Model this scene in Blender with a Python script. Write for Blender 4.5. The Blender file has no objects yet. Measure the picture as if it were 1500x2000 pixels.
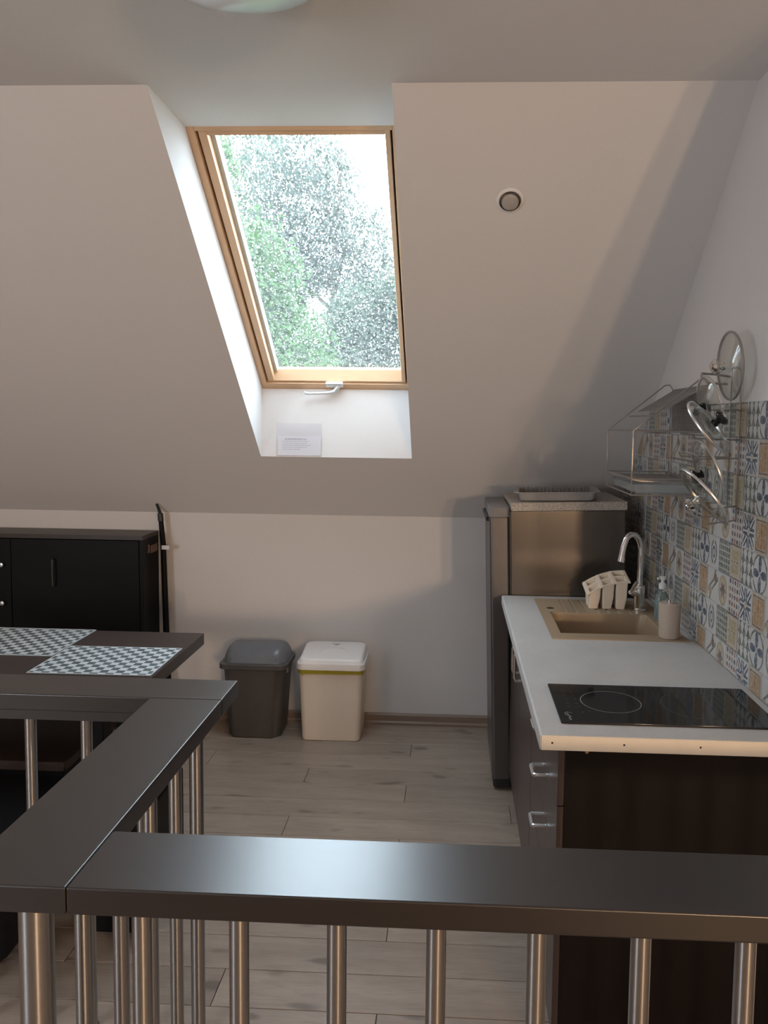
import bpy, bmesh, math, random
from mathutils import Vector, Matrix
S = bpy.context.scene
random.seed(7)

# ------------------------------------------------------------------ camera
def rad(a): return math.radians(a)
H = 1.6272; pitch, yaw, roll = rad(4.2108), rad(2.5572), rad(0.7321)
right = Vector((math.cos(yaw), math.sin(yaw), 0)); fh = Vector((-math.sin(yaw), math.cos(yaw), 0)); zz = Vector((0, 0, 1))
fwd = fh * math.cos(pitch) - zz * math.sin(pitch); up = fh * math.sin(pitch) + zz * math.cos(pitch)
R_ = right * math.cos(roll) + up * math.sin(roll); U_ = up * math.cos(roll) - right * math.sin(roll)
cd = bpy.data.cameras.new('camera'); cam = bpy.data.objects.new('camera', cd); S.collection.objects.link(cam)
m = Matrix((R_, U_, -fwd)).transposed().to_4x4(); m.translation = Vector((0, 0, H)); cam.matrix_world = m
cd.sensor_fit = 'VERTICAL'; cd.sensor_height = 24; cd.sensor_width = 18; cd.lens = 18.0
cd.shift_x = -67.31 / 2000; cd.shift_y = -66.13 / 2000; cd.clip_start = .02
S.camera = cam

# ------------------------------------------------------------------ world, lights, exposure
W = bpy.data.worlds.new('overcast_sky'); S.world = W; W.use_nodes = True
W.node_tree.nodes['Background'].inputs[0].default_value = (.75, .87, 1, 1)
W.node_tree.nodes['Background'].inputs[1].default_value = 12.0
S.view_settings.view_transform = 'Standard'; S.view_settings.look = 'None'
S.view_settings.gamma = 1; S.view_settings.use_curve_mapping = False; S.view_settings.exposure = -0.08

def area(name, loc, target, sx, sy, power, col, portal=False):
    l = bpy.data.lights.new(name, 'AREA'); l.shape = 'RECTANGLE'; l.size = sx; l.size_y = sy; l.energy = power; l.color = col
    if portal: l.cycles.is_portal = True
    o = bpy.data.objects.new(name, l); S.collection.objects.link(o); o.location = loc
    o.rotation_euler = (Vector(target) - Vector(loc)).to_track_quat('-Z', 'Y').to_euler(); return o
area('skylight_portal', (-.559, 3.26, 2.33), (-.559, 2.2, 1.0), .72, 1.32, 1, (1, 1, 1), True)
WARM = (1, .67, .41)
area('warm_lamp', (1.79, -3.5, 1.55), (0, 3.5, 1.2), .13, .22, 56, WARM)
area('warm_lamp.001', (2.36, -3.5, 1.55), (0, 3.5, 1.2), .13, .22, 49, WARM)
area('rear_fill', (-3.4, -1.2, 1.55), (.6, 1.6, 1.7), 1.3, 1.2, 86, (.86, .93, 1))  # added soft fill lamp at the left wall, no window is built there

# ------------------------------------------------------------------ materials
class N:
    def __init__(s, t, k): s.t = t; s.k = k
    def _o(s, op, b=None, c=None):
        n = s.t.nodes.new('ShaderNodeMath'); n.operation = op
        for i, x in enumerate((s, b, c)):
            if x is None: continue
            if isinstance(x, N): s.t.links.new(x.k, n.inputs[i])
            else: n.inputs[i].default_value = x
        return N(s.t, n.outputs[0])
    def __add__(s, b): return s._o('ADD', b)
    def __sub__(s, b): return s._o('SUBTRACT', b)
    def __mul__(s, b): return s._o('MULTIPLY', b)
    def __truediv__(s, b): return s._o('DIVIDE', b)
    def abs(s): return s._o('ABSOLUTE')
    def lt(s, b): return s._o('LESS_THAN', b)
    def gt(s, b): return s._o('GREATER_THAN', b)
    def mx(s, b): return s._o('MAXIMUM', b)
    def mn(s, b): return s._o('MINIMUM', b)
    def sin(s): return s._o('SINE')
    def cos(s): return s._o('COSINE')
    def fr(s): return s._o('FRACT')
    def sqrt(s): return s._o('SQRT')
    def atan2(s, b): return s._o('ARCTAN2', b)

def newmat(name):
    mt = bpy.data.materials.new(name); mt.use_nodes = True
    return mt, mt.node_tree, mt.node_tree.nodes['Principled BSDF']
def mixc(t, fac, a, b):
    n = t.nodes.new('ShaderNodeMix'); n.data_type = 'RGBA'
    for s_, v in ((n.inputs[0], fac), (n.inputs[6], a), (n.inputs[7], b)):
        if isinstance(v, N): t.links.new(v.k, s_)
        elif isinstance(v, bpy.types.NodeSocket): t.links.new(v, s_)
        elif isinstance(v, (tuple, list)): s_.default_value = (*v, 1)
        else: s_.default_value = v
    return n.outputs[2]
def coords(t, scale=(1, 1, 1), kind='Object'):
    tc = t.nodes.new('ShaderNodeTexCoord'); mp = t.nodes.new('ShaderNodeMapping')
    mp.inputs['Scale'].default_value = scale; t.links.new(tc.outputs[kind], mp.inputs[0]); return mp
def noise(t, vec, scale=5, det=3, rough=.5):
    n = t.nodes.new('ShaderNodeTexNoise'); n.inputs['Scale'].default_value = scale; n.inputs['Detail'].default_value = det
    n.inputs['Roughness'].default_value = rough
    if vec is not None: t.links.new(vec.outputs[0], n.inputs[0])
    return N(t, n.outputs['Fac'])
def setb(t, b, h, strength=.1, dist=.001):
    n = t.nodes.new('ShaderNodeBump'); n.inputs['Strength'].default_value = strength; n.inputs['Distance'].default_value = dist
    t.links.new(h.k, n.inputs['Height']); t.links.new(n.outputs[0], b.inputs['Normal'])
def plain(name, col, rough=.5, metal=0, var=.12, scale=30, bump=0, coat=0, trans=0, ior=1.5, stretch=(1, 1, 1), spec=.5):
    mt, t, b = newmat(name)
    v = coords(t, stretch); n = noise(t, v, scale, 3)
    lo = tuple(c * (1 - var) for c in col); hi = tuple(min(1, c * (1 + var)) for c in col)
    t.links.new(mixc(t, n, lo, hi), b.inputs['Base Color'])
    b.inputs['Roughness'].default_value = rough; b.inputs['Metallic'].default_value = metal; b.inputs['IOR'].default_value = ior
    b.inputs['Coat Weight'].default_value = coat; b.inputs['Coat Roughness'].default_value = .30 if coat else .03; b.inputs['Transmission Weight'].default_value = trans
    b.inputs['Specular IOR Level'].default_value = spec
    if bump: setb(t, b, n, bump)
    return mt
M = {}
M['paint'] = plain('wall_paint', (.70, .68, .672), .85, var=.02, scale=90, bump=.12)
M['ceil'] = plain('ceiling_paint', (.79, .775, .765), .85, var=.02, scale=90, bump=.08)
M['pine'] = plain('pine_frame', (.66, .44, .27), .45, var=.10, scale=6, stretch=(3, 40, 40))
M['pinev'] = plain('pine_frame_upright', (.66, .44, .27), .45, var=.10, scale=6, stretch=(40, 3, 3))
M['gasket'] = plain('dark_gasket', (.03, .025, .02), .7)
M['alu'] = plain('satin_aluminium', (.75, .76, .78), .3, 1)
M['whitemetal'] = plain('white_lacquered_handle', (.75, .78, .80), .3, .3)
M['chrome'] = plain('chrome', (.80, .80, .80), .08, 1, var=.02)
M['steel'] = plain('brushed_steel_tube', (.42, .415, .41), .09, 1, var=.06, scale=60, stretch=(4, 4, .3))
M['darkwood'] = plain('dark_wenge_laminate', (.009, .006, .006), .31, var=.35, scale=14, stretch=(1, 8, 8), bump=.02, spec=.95, coat=.35)
M['darkwoody'] = plain('dark_wenge_laminate_long', (.009, .0075, .0075), .31, var=.35, scale=14, stretch=(8, 1, 8), bump=.02, spec=.95, coat=.35)
M['wenge'] = plain('wenge_cabinet', (.0065, .0045, .0042), .42, var=.4, scale=10, stretch=(9, 9, 1), bump=.03, spec=.2)
M['front'] = plain('glossy_cabinet_front', (.050, .034, .032), .30, var=.2, scale=10, stretch=(9, 9, 1))
M['black'] = plain('black_furniture', (.0035, .003, .0032), .5, var=.3, spec=.2)
M['blackgloss'] = plain('black_gloss', (.008, .008, .009), .2)
M['brownseat'] = plain('brown_wood_edge', (.03, .017, .012), .45, var=.6, scale=12, stretch=(2, 8, 30))
M['tabletop'] = plain('dark_table_laminate', (.040, .028, .024), .42, var=.3, scale=14, stretch=(1, 8, 8))
M['gap'] = plain('dark_joint', (.03, .025, .022), .9)  # near-black colour of the subfloor, seen in the plank joints
M['fridge'] = plain('silver_fridge_side', (.145, .132, .12), .26, .85, var=.06, scale=500, bump=.03)
M['fdoor'] = plain('silver_fridge_door', (.15, .143, .143), .36, .8, var=.05)
M['fridgecap'] = plain('grey_plastic_cap', (.20, .19, .19), .45)
M['dustyplastic'] = plain('grey_tray_plastic', (.34, .32, .31), .4)
M['greybin'] = plain('anthracite_plastic', (.088, .082, .078), .38, var=.1, scale=60, bump=.05)
M['greylid'] = plain('slate_lid_plastic', (.155, .165, .185), .30, var=.08)
M['whitebin'] = plain('white_plastic', (.70, .64, .57), .42, var=.03)
M['whitelid'] = plain('white_lid_plastic', (.80, .78, .77), .35, var=.02)
M['greenbag'] = plain('olive_bin_bag', (.38, .34, .03), .4, var=.25, scale=40)
M['granite'] = plain('beige_composite', (.36, .27, .18), .45, var=.12, scale=300, bump=.04)
M['beige'] = plain('beige_plastic', (.86, .74, .60), .4, var=.04)
M['cup'] = plain('beige_ceramic', (.46, .38, .31), .45, var=.08, scale=80)
M['hob'] = plain('black_ceramic_glass', (.006, .006, .007), .06, var=.1)
M['print'] = plain('grey_print', (.22, .22, .23), .4)
M['printdim'] = plain('dim_zone_print', (.05, .05, .052), .3)
M['strip'] = plain('cream_end_strip', (.82, .74, .62), .45, var=.04)
M['screw'] = plain('dark_screw', (.05, .04, .03), .4, .8)
M['wire'] = plain('silver_wire', (.42, .40, .39), .35, .8)
M['base'] = plain('baseboard_wood', (.26, .19, .145), .5, var=.2, scale=12, stretch=(1, 8, 20))
M['paper'] = plain('white_paper', (.76, .76, .80), .7, var=.02)
M['ink'] = plain('grey_ink', (.50, .50, .56), .8)
M['trayglass'] = plain('clear_tray', (.72, .76, .78), .15, trans=.75, var=.02)
M['grass'] = plain('grass', (.10, .18, .05), .9, var=.4, scale=3)
M['bark'] = plain('bark', (.12, .09, .07), .9, var=.3, scale=8)
M['bluesoap'] = plain('clear_blue_bottle', (.55, .74, .76), .1, trans=.85, var=.03)
M['whitecap'] = plain('white_pump_cap', (.75, .78, .76), .35)
M['rubber'] = plain('black_plastic', (.02, .02, .02), .4)
M['brass'] = plain('brass_screw', (.6, .42, .18), .3, 1)

t_ = M['steel'].node_tree; b_ = t_.nodes['Principled BSDF']; tg = t_.nodes.new('ShaderNodeTangent'); tg.direction_type = 'RADIAL'; tg.axis = 'Z'
t_.links.new(tg.outputs[0], b_.inputs['Tangent']); b_.inputs['Anisotropic'].default_value = .92; b_.inputs['Anisotropic Rotation'].default_value = .25; b_.inputs['Roughness'].default_value = .30
def worktop_mat():
    mt, t, b = newmat('light_grey_laminate'); v = coords(t, (1, 1, 1))
    n1 = noise(t, v, 6, 6, .65); n2 = noise(t, v, 260, 2, .6)
    c = mixc(t, n1, (.45, .44, .43), (.63, .62, .605)); f = n2.gt(.62) * .35
    t.links.new(mixc(t, f, c, (.36, .35, .35)), b.inputs['Base Color'])
    b.inputs['Roughness'].default_value = .42; setb(t, b, n2, .05); return mt
M['worktop'] = worktop_mat()
def speckle_mat():
    mt, t, b = newmat('speckled_board'); n = noise(t, coords(t), 420, 2, .7)
    t.links.new(mixc(t, n.gt(.52), (.56, .50, .44), (.22, .19, .17)), b.inputs['Base Color']); b.inputs['Roughness'].default_value = .5; return mt
M['speckle'] = speckle_mat()
def plank_mat():
    mt, t, b = newmat('oak_laminate_plank')
    tc = t.nodes.new('ShaderNodeTexCoord'); oi = t.nodes.new('ShaderNodeObjectInfo')
    ad = t.nodes.new('ShaderNodeVectorMath'); ad.operation = 'MULTIPLY_ADD'; ad.inputs[1].default_value = (1, 1, 1)
    cb = t.nodes.new('ShaderNodeCombineXYZ'); rn = N(t, oi.outputs['Random'])
    t.links.new((rn * 37).k, cb.inputs[0]); t.links.new((rn * 91).k, cb.inputs[1])
    t.links.new(tc.outputs['Object'], ad.inputs[0]); t.links.new(cb.outputs[0], ad.inputs[2])
    def mp(sc):
        q = t.nodes.new('ShaderNodeMapping'); q.inputs['Scale'].default_value = sc; t.links.new(ad.outputs[0], q.inputs[0]); return q
    n1 = noise(t, mp((1.6, 11, 1)), 1.5, 5, .6); n2 = noise(t, mp((5, 120, 1)), 2, 4, .6)
    k = noise(t, mp((3.2, 9, 1)), 1.6, 1, .4)
    c = mixc(t, n1, (.205, .155, .120), (.43, .345, .28))
    c = mixc(t, n2.gt(.56) * .35, c, (.20, .15, .12))
    c = mixc(t, ((k - .655) * 9).mx(0).mn(.75), c, (.13, .095, .075))
    hv = t.nodes.new('ShaderNodeHueSaturation'); t.links.new(c, hv.inputs['Color']); t.links.new((rn * .22 + .89).k, hv.inputs['Value'])
    t.links.new(hv.outputs[0], b.inputs['Base Color']); b.inputs['Roughness'].default_value = .42
    setb(t, b, n2, .08); return mt
M['plank'] = plank_mat()

WHT = (.53, .525, .52); BLU = (.055, .085, .13); ORG = (.40, .245, .115); GRN = (.115, .135, .115); CRM = (.44, .39, .31); YEL = (.37, .30, .17); BRN = (.19, .12, .09)
TW, TH = .0933, .1063
def tile_mat(kind):
    mt, t, b = newmat('patterned_tile_' + kind)
    tc = t.nodes.new('ShaderNodeTexCoord'); sp = t.nodes.new('ShaderNodeSeparateXYZ'); t.links.new(tc.outputs['Object'], sp.inputs[0])
    u = N(t, sp.outputs[1]) * (2 / TW); w = N(t, sp.outputs[2]) * (2 / TH)
    r = (u * u + w * w).sqrt(); th = w.atan2(u); au, aw = u.abs(), w.abs(); edge = au.mx(aw)
    def c(fac, a, bb): return mixc(t, fac, a, bb)
    if kind == 'blue':
        d = (au - aw).abs()
        col = c(((th * 8).cos() * .22 + .82 - r * .55).gt(.25), WHT, BLU)
        col = c(d.lt(.10) * r.gt(.35), col, WHT); col = c(au.lt(.05) * r.gt(.3), col, WHT); col = c(r.lt(.22), col, CRM); col = c(aw.lt(.05) * r.gt(.2), col, WHT)
        col = c(edge.gt(.90), col, WHT)
    elif kind == 'orange':
        col = c(((au - .38).abs().mx((aw - .38).abs())).lt(.30), CRM, ORG); col = c(((th * 4).cos().gt(.2)) * r.lt(.42), col, (.42, .22, .07))
        col = c((edge - .78).abs().lt(.05), col, BRN); col = c(au.lt(.06) * aw.lt(.7), col, BRN)
    elif kind == 'leaf':
        s = (u + w * .8 + (w * 3).sin() * .25); col = c((s.abs() - .35).abs().lt(.13), WHT, GRN)
        col = c(((u - .45) * (u - .45) + (w + .45) * (w + .45)).lt(.10), col, YEL); col = c(((u + .5) * (u + .5) + (w - .5) * (w - .5)).lt(.08), col, BRN)
    elif kind == 'oval':
        e = (u * u * 1.5 + w * w * 1.15).sqrt(); col = c(e.lt(.98), WHT, YEL); col = c(e.lt(.78), col, CRM)
        col = c(((th * 6).cos() * .12 + .42 - r).gt(0), col, BRN); col = c(r.lt(.16), col, BLU)
    elif kind == 'dotted':
        g = (u * 7.5).sin() * (w * 7.5).cos(); col = c(g.gt(.45), WHT, (.30, .12, .08)); col = c(g.lt(-.5), col, BLU); col = c((g.abs()).lt(.07), col, CRM)
    elif kind == 'hound':
        a_ = ((u * 1.5 + .5).fr() - .5).abs() * 2; q = (w * 1.5 + .5).fr(); col = c((a_ + (q * 1.3)).lt(1.0) + (a_ - q + .9).lt(.35), WHT, GRN)
    elif kind == 'star':
        col = c(((th * 4).cos() * .36 + .50 - r * .85).gt(0), WHT, BLU); col = c((au - aw).abs().lt(.06), col, WHT); col = c(((r - 1.02).abs()).lt(.07), col, GRN)
    elif kind == 'ring':
        e = (u * u * 1.8 + w * w).sqrt(); col = c((e - .68).abs().lt(.10), WHT, GRN); col = c(au.lt(.12), col, WHT); col = c((e - .30).abs().lt(.08), col, BLU)
    elif kind == 'lattice':
        col = c(((u * 9).sin() * (w * 9).sin()).abs().gt(.32), (.40, .41, .38), GRN)
    else:
        col = c((au.lt(.55) * aw.lt(.78)), CRM, YEL); col = c(((w * 8).cos().gt(.55)) * au.lt(.5), col, CRM); col = c(aw.lt(.06) * ((u * 14).sin().gt(0)) * au.lt(.6), col, BRN); col = c(aw.gt(.90), col, (.12, .08, .07)); col = c(au.gt(.86), col, (.34, .28, .22))
    n = noise(t, coords(t), 90, 4, .7)
    col = c(((n - .44).mx(0) * 2.2).mn(.6), col, WHT)
    t.links.new(col, b.inputs['Base Color']); b.inputs['Roughness'].default_value = .32; return mt

def mat_placemat():
    mt, t, b = newmat('chequered_weave')
    tc = t.nodes.new('ShaderNodeTexCoord'); sp = t.nodes.new('ShaderNodeSeparateXYZ'); t.links.new(tc.outputs['Object'], sp.inputs[0])
    u = N(t, sp.outputs[0]) * (1 / .056); w = N(t, sp.outputs[1]) * (1 / .056)
    k = ((u.fr().gt(.5)) + (w.fr().gt(.5))); odd = (k - 1).abs()
    n = noise(t, coords(t), 14, 3); n2 = noise(t, coords(t, (1, 1, 1)), 700, 2)
    dark = mixc(t, n, (.055, .075, .082), (.17, .21, .22)); lite = mixc(t, n2, (.55, .60, .62), (.70, .74, .76))
    t.links.new(mixc(t, odd, lite, dark), b.inputs['Base Color']); b.inputs['Roughness'].default_value = .5; setb(t, b, n2, .2); return mt
M['placemat'] = mat_placemat()
def leaf_mat(name, col):
    mt, t, b = newmat(name); n = noise(t, coords(t), 1.2, 3)
    t.links.new(mixc(t, n, tuple(x * .75 for x in col), tuple(min(1, x * 1.25) for x in col)), b.inputs['Base Color'])
    b.inputs['Roughness'].default_value = .5
    tr = t.nodes.new('ShaderNodeBsdfTranslucent'); tr.inputs[0].default_value = (*col, 1)
    mx = t.nodes.new('ShaderNodeMixShader'); mx.inputs[0].default_value = .45
    t.links.new(b.outputs[0], mx.inputs[1]); t.links.new(tr.outputs[0], mx.inputs[2]); t.links.new(mx.outputs[0], t.nodes['Material Output'].inputs[0]); return mt
def thin_glass(name, tint=(1, 1, 1), gloss=.08, rough=.02, wet=0):
    mt, t, b = newmat(name); t.nodes.remove(b)
    tr = t.nodes.new('ShaderNodeBsdfTransparent'); tr.inputs[0].default_value = (*tint, 1)
    gl = t.nodes.new('ShaderNodeBsdfGlossy'); gl.inputs['Roughness'].default_value = rough
    lw = t.nodes.new('ShaderNodeLayerWeight'); lw.inputs[0].default_value = .5
    fc = N(t, lw.outputs['Facing']); n = noise(t, coords(t), 4, 2); f = (fc * fc * fc * fc * .6 + .04 + gloss * .25) * (n * .2 + .9)
    mx = t.nodes.new('ShaderNodeMixShader'); t.links.new(f.k, mx.inputs[0]); t.links.new(tr.outputs[0], mx.inputs[1]); t.links.new(gl.outputs[0], mx.inputs[2])
    out = mx.outputs[0]
    if wet:
        tl = t.nodes.new('ShaderNodeBsdfTranslucent'); tl.inputs[0].default_value = (.95, .97, .97, 1)
        m2 = t.nodes.new('ShaderNodeMixShader'); wn = noise(t, coords(t), 55, 4, .7)
        t.links.new(((wn - .5) * 4.5 * wet + wet).mx(0).k, m2.inputs[0]); t.links.new(out, m2.inputs[1]); t.links.new(tl.outputs[0], m2.inputs[2]); out = m2.outputs[0]
    t.links.new(out, t.nodes['Material Output'].inputs[0]); return mt
M['pane'] = thin_glass('window_glass', (.96, .985, .98), .0, wet=.02)
M['lidglass'] = thin_glass('lid_glass', (.90, .91, .89), .12, .05)
def frosted():
    mt, t, b = newmat('frosted_glass_shade'); n = noise(t, coords(t), 9, 3)
    t.links.new(mixc(t, n, (.60, .60, .60), (.70, .70, .70)), b.inputs['Base Color'])
    b.inputs['Roughness'].default_value = .25; b.inputs['Transmission Weight'].default_value = .08; return mt
M['shade'] = frosted()
M['drop'] = plain('rain_drop', (1, 1, 1), .02, trans=1, ior=1.33, var=0)

# ------------------------------------------------------------------ geometry helpers
def V(*a): return Vector(a)
def box(bm, x0, x1, y0, y1, z0, z1, bev=0, seg=2):
    c = [bm.verts.new((x, y, z)) for z in (z0, z1) for y in (y0, y1) for x in (x0, x1)]
    fs = [bm.faces.new([c[i] for i in q]) for q in ((0, 2, 3, 1), (4, 5, 7, 6), (0, 1, 5, 4), (2, 6, 7, 3), (0, 4, 6, 2), (1, 3, 7, 5))]
    if bev:
        es = list({e for f in fs for e in f.edges}); bmesh.ops.bevel(bm, geom=es, offset=bev, segments=seg, affect='EDGES', profile=.5)
    return c
def prism(bm, poly, a0, a1, axis='x', bev=0):
    def P(p, a): return (a, p[0], p[1]) if axis == 'x' else ((p[0], a, p[1]) if axis == 'y' else (p[0], p[1], a))
    A = [bm.verts.new(P(p, a0)) for p in poly]; B = [bm.verts.new(P(p, a1)) for p in poly]; n = len(poly)
    fs = [bm.faces.new(A[::-1]), bm.faces.new(B)] + [bm.faces.new((A[i], A[(i + 1) % n], B[(i + 1) % n], B[i])) for i in range(n)]
    bmesh.ops.recalc_face_normals(bm, faces=fs)
    if bev: bmesh.ops.bevel(bm, geom=list({e for f in fs for e in f.edges}), offset=bev, segments=2, affect='EDGES', profile=.5)
def tube(bm, pts, r, seg=8, closed=False):
    pts = [Vector(p) for p in pts]; n = len(pts); rings = []; ref = None
    for i, p in enumerate(pts):
        if closed: d = pts[(i + 1) % n] - pts[i - 1]
        else: d = pts[min(i + 1, n - 1)] - pts[max(i - 1, 0)]
        d.normalize()
        if ref is None: ref = d.orthogonal().normalized()
        ref = (ref - d * ref.dot(d)); ref = ref.normalized() if ref.length > 1e-6 else d.orthogonal().normalized()
        o = d.cross(ref); rr = r[i] if isinstance(r, (list, tuple)) else r
        rings.append([bm.verts.new(p + (ref * math.cos(a) + o * math.sin(a)) * rr) for a in [2 * math.pi * k / seg for k in range(seg)]])
    for i in range(n if closed else n - 1):
        A, B = rings[i], rings[(i + 1) % n]
        for k in range(seg): bm.faces.new((A[k], A[(k + 1) % seg], B[(k + 1) % seg], B[k]))
    if not closed: bm.faces.new(rings[0][::-1]); bm.faces.new(rings[-1])
def lathe(bm, prof, seg=32, mat=None, cap=True):
    rings = []; mat = mat or Matrix()
    for r, z in prof:
        if r < 1e-5: rings.append([bm.verts.new(mat @ V(0, 0, z))])
        else: rings.append([bm.verts.new(mat @ V(r * math.cos(2 * math.pi * k / seg), r * math.sin(2 * math.pi * k / seg), z)) for k in range(seg)])
    for A, B in zip(rings, rings[1:]):
        for k in range(seg):
            k2 = (k + 1) % seg
            if len(A) == 1 and len(B) == 1: continue
            if len(A) == 1: bm.faces.new((A[0], B[k2], B[k]))
            elif len(B) == 1: bm.faces.new((A[k], A[k2], B[0]))
            else: bm.faces.new((A[k], A[k2], B[k2], B[k]))
    if cap:
        if len(rings[0]) > 1: bm.faces.new(rings[0][::-1])
        if len(rings[-1]) > 1: bm.faces.new(rings[-1])
def rrect(w, d, r, cx=0, cy=0, n=5):
    out = []
    for sx, sy, a0 in ((1, 1, 0), (-1, 1, 90), (-1, -1, 180), (1, -1, 270)):
        for k in range(n + 1):
            a = rad(a0 + 90 * k / n); out.append((cx + sx * (w / 2 - r) + r * math.cos(a), cy + sy * (d / 2 - r) + r * math.sin(a)))
    return out
def loft(bm, secs, cap0=True, cap1=True):
    rings = [[bm.verts.new(p) for p in s] for s in secs]
    for A, B in zip(rings, rings[1:]):
        n = len(A)
        for k in range(n): bm.faces.new((A[k], A[(k + 1) % n], B[(k + 1) % n], B[k]))
    if cap0: bm.faces.new(rings[0][::-1])
    if cap1: bm.faces.new(rings[-1])
def sec(z, w, d, r, cx=0, cy=0, tilt=0): return [(x, y, z + (y - cy) * tilt) for x, y in rrect(w, d, r, cx, cy)]
def empty(name, loc, label, cat, group=None, rz=0):
    o = bpy.data.objects.new(name, None); S.collection.objects.link(o); o.location = loc; o.rotation_euler.z = rz
    o['label'] = label; o['category'] = cat
    if group: o['group'] = group
    return o
def obj(name, bm, mt, parent=None, loc=(0, 0, 0), smooth=True, label=None, kind=None, local=False):
    me = bpy.data.meshes.new(name)
    if not local:   # vertices were given in world metres: make them relative to the thing's origin
        base = Vector(loc)
        p = parent
        while p is not None: base = base + p.location; p = p.parent
        if base.length > 0: bmesh.ops.translate(bm, verts=bm.verts, vec=-base)
    bmesh.ops.recalc_face_normals(bm, faces=bm.faces)
    bm.to_mesh(me); bm.free()
    if smooth:
        for f in me.polygons: f.use_smooth = True
        try: me.set_sharp_from_angle(angle=rad(38))
        except Exception: pass
        wn_ = True
    else: wn_ = False
    me.materials.append(M[mt] if isinstance(mt, str) else mt)
    o = bpy.data.objects.new(name, me); S.collection.objects.link(o); o.location = loc
    if wn_:
        md_ = o.modifiers.new('weighted_normals', 'WEIGHTED_NORMAL'); md_.keep_sharp = True; md_.weight = 100
    if parent: o.parent = parent
    if label: o['label'] = label
    if kind: o['kind'] = kind
    return o
def struct(name, bm, mt, smooth=False): return obj(name, bm, mt, smooth=smooth, kind='structure')
B = bmesh.new

# ------------------------------------------------------------------ setting
YB, ZK, YC, ZC, XR = 4.0276, 1.1256, 2.3114, 2.6109, .8562
S0, S1 = -.9219, -.1957
sub = B(); box(sub, -3.6, 3.1, -4.1, 4.15, -.12, -.009); floor = struct('floor', sub, 'gap')
# floor planks: rows run along X, one object each
PL, PW = 1.402, .148; cache = {}
def plank(x0, x1, y0, y1):
    key = (round(x1 - x0, 3), round(y1 - y0, 3))
    if key not in cache:
        b = B(); w, d = key; g = .0009
        box(b, -w / 2 + g, w / 2 - g, -d / 2 + g, d / 2 - g, -.009, 0, .0012, 1)
        o = obj('plank', b, 'plank', floor, ((x0 + x1) / 2, (y0 + y1) / 2, 0), False, local=True); cache[key] = o.data; return
    o = bpy.data.objects.new('plank', cache[key]); S.collection.objects.link(o); o.location = ((x0 + x1) / 2, (y0 + y1) / 2, 0); o.parent = floor
joff = {0: -.65, 1: -1.14, 2: -.185}
for k in range(-34, 8):
    y0 = 2.882 + PW * k; y1 = min(y0 + PW, YB)
    if y1 - y0 < .01: continue
    X0, X1 = -3.5, (XR if y0 > 1.6 else 3.0)
    # k: 0 -> joint -.65 ; 1 -> -1.14 ; 2 -> -.185 ; 3 -> -.65 ...
    j = joff[k % 3]; j -= math.ceil((j - X0) / PL) * PL
    x = j
    while x < X1:
        a, c = max(x, X0), min(x + PL, X1)
        if c - a > .02: plank(a, c, y0, y1)
        x += PL

b = B(); box(b, -3.6, XR + .1, YB, YB + .15, -.12, ZK + .1); struct('wall_back', b, 'paint')
b = B(); prism(b, [(-4.1, -.12), (4.1, -.12), (4.1, 1.2), (2.35, 2.8), (-4.1, 2.8)], -3.6, -3.5); struct('wall_left', b, 'paint')
b = B(); box(b, -3.6, 3.1, -4.1, -4.0, -.12, 2.75); struct('wall_front', b, 'paint')
b = B(); box(b, 3.0, 3.1, -4.1, 1.7, -.12, 2.75); struct('wall_right_far', b, 'paint').name = 'wall_east'
b = B(); box(b, XR + .10, 3.1, 1.64, 1.74, -.12, 2.75); struct('wall_return', b, 'paint').name = 'wall_side'
b = B(); prism(b, [(1.64, -.12), (4.15, -.12), (4.15, 1.3), (2.40, 2.9), (1.64, 2.9)], XR, XR + .10); wall_right = struct('wall_right', b, 'paint')
b = B(); box(b, -3.6, 3.1, -4.1, YC, ZC, ZC + .25); box(b, S0, S1, YC, 2.634, ZC, ZC + .2); struct('ceiling', b, 'ceil')
Bp = (4.2239, 1.3525); Ap = (2.5077, 2.8378)
prof = [(YC, ZC), (YB, ZK), Bp, Ap, (YC, 2.95)]
slope = B(); prism(slope, prof, -3.6, S0); prism(slope, prof, S1, XR + .1)
prism(slope, [(3.651, 1.451), (YB, ZK), Bp, (3.735, 1.776), (3.676, 1.776)], S0, S1)
wall_slope = struct('wall_slope', slope, 'paint'); wall_slope.name = 'wall_sloped'
# baseboard
b = B(); prism(b, [(YB, 0), (YB - .022, 0), (YB - .022, .012), (YB - .014, .020), (YB - .014, .050), (YB - .006, .060), (YB, .060)], -3.5, .86); struct('baseboard_back', b, 'base', True)
b = B(); box(b, -30, 30, 4.5, 45, -3.1, -3.0); struct('ground', b, 'grass')

# tiles on the right wall
kinds = [('hound', 'blue'), ('star', 'orange'), ('ring', 'leaf'), ('lattice', 'oval'), ('cream', 'dotted')]
tm = {k: tile_mat(k) for p in kinds for k in p}
ZT = 1.6967; tcache = {}
j0 = -int((YB - 2.273) / TW) - 1
for j in range(j0, 8):
    ya, yb = 2.273 - TW * (j + 1), 2.273 - TW * j
    yb = min(yb, YB - .001); ya = max(ya, 1.645)
    if yb - ya < .01: continue
    for i in range(8):
        zt = ZT - TH * i; zb = max(zt - TH, .88)
        k = kinds[j % 5][i % 2]; key = (k, round(yb - ya, 4), round(zt - zb, 4))
        cy, cz = 2.273 - TW * (j + .5), ZT - TH * (i + .5)
        if key not in tcache:
            q = B(); g = .0011; box(q, -.0065, 0, ya - cy + g, yb - cy - g, zb - cz + g, zt - cz - g, .0012, 1)
            o = obj('tile', q, tm[k], wall_right, (XR, cy, cz), False, local=True); tcache[key] = o.data
        else:
            o = bpy.data.objects.new('tile', tcache[key]); S.collection.objects.link(o); o.location = (XR, cy, cz); o.parent = wall_right
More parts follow.
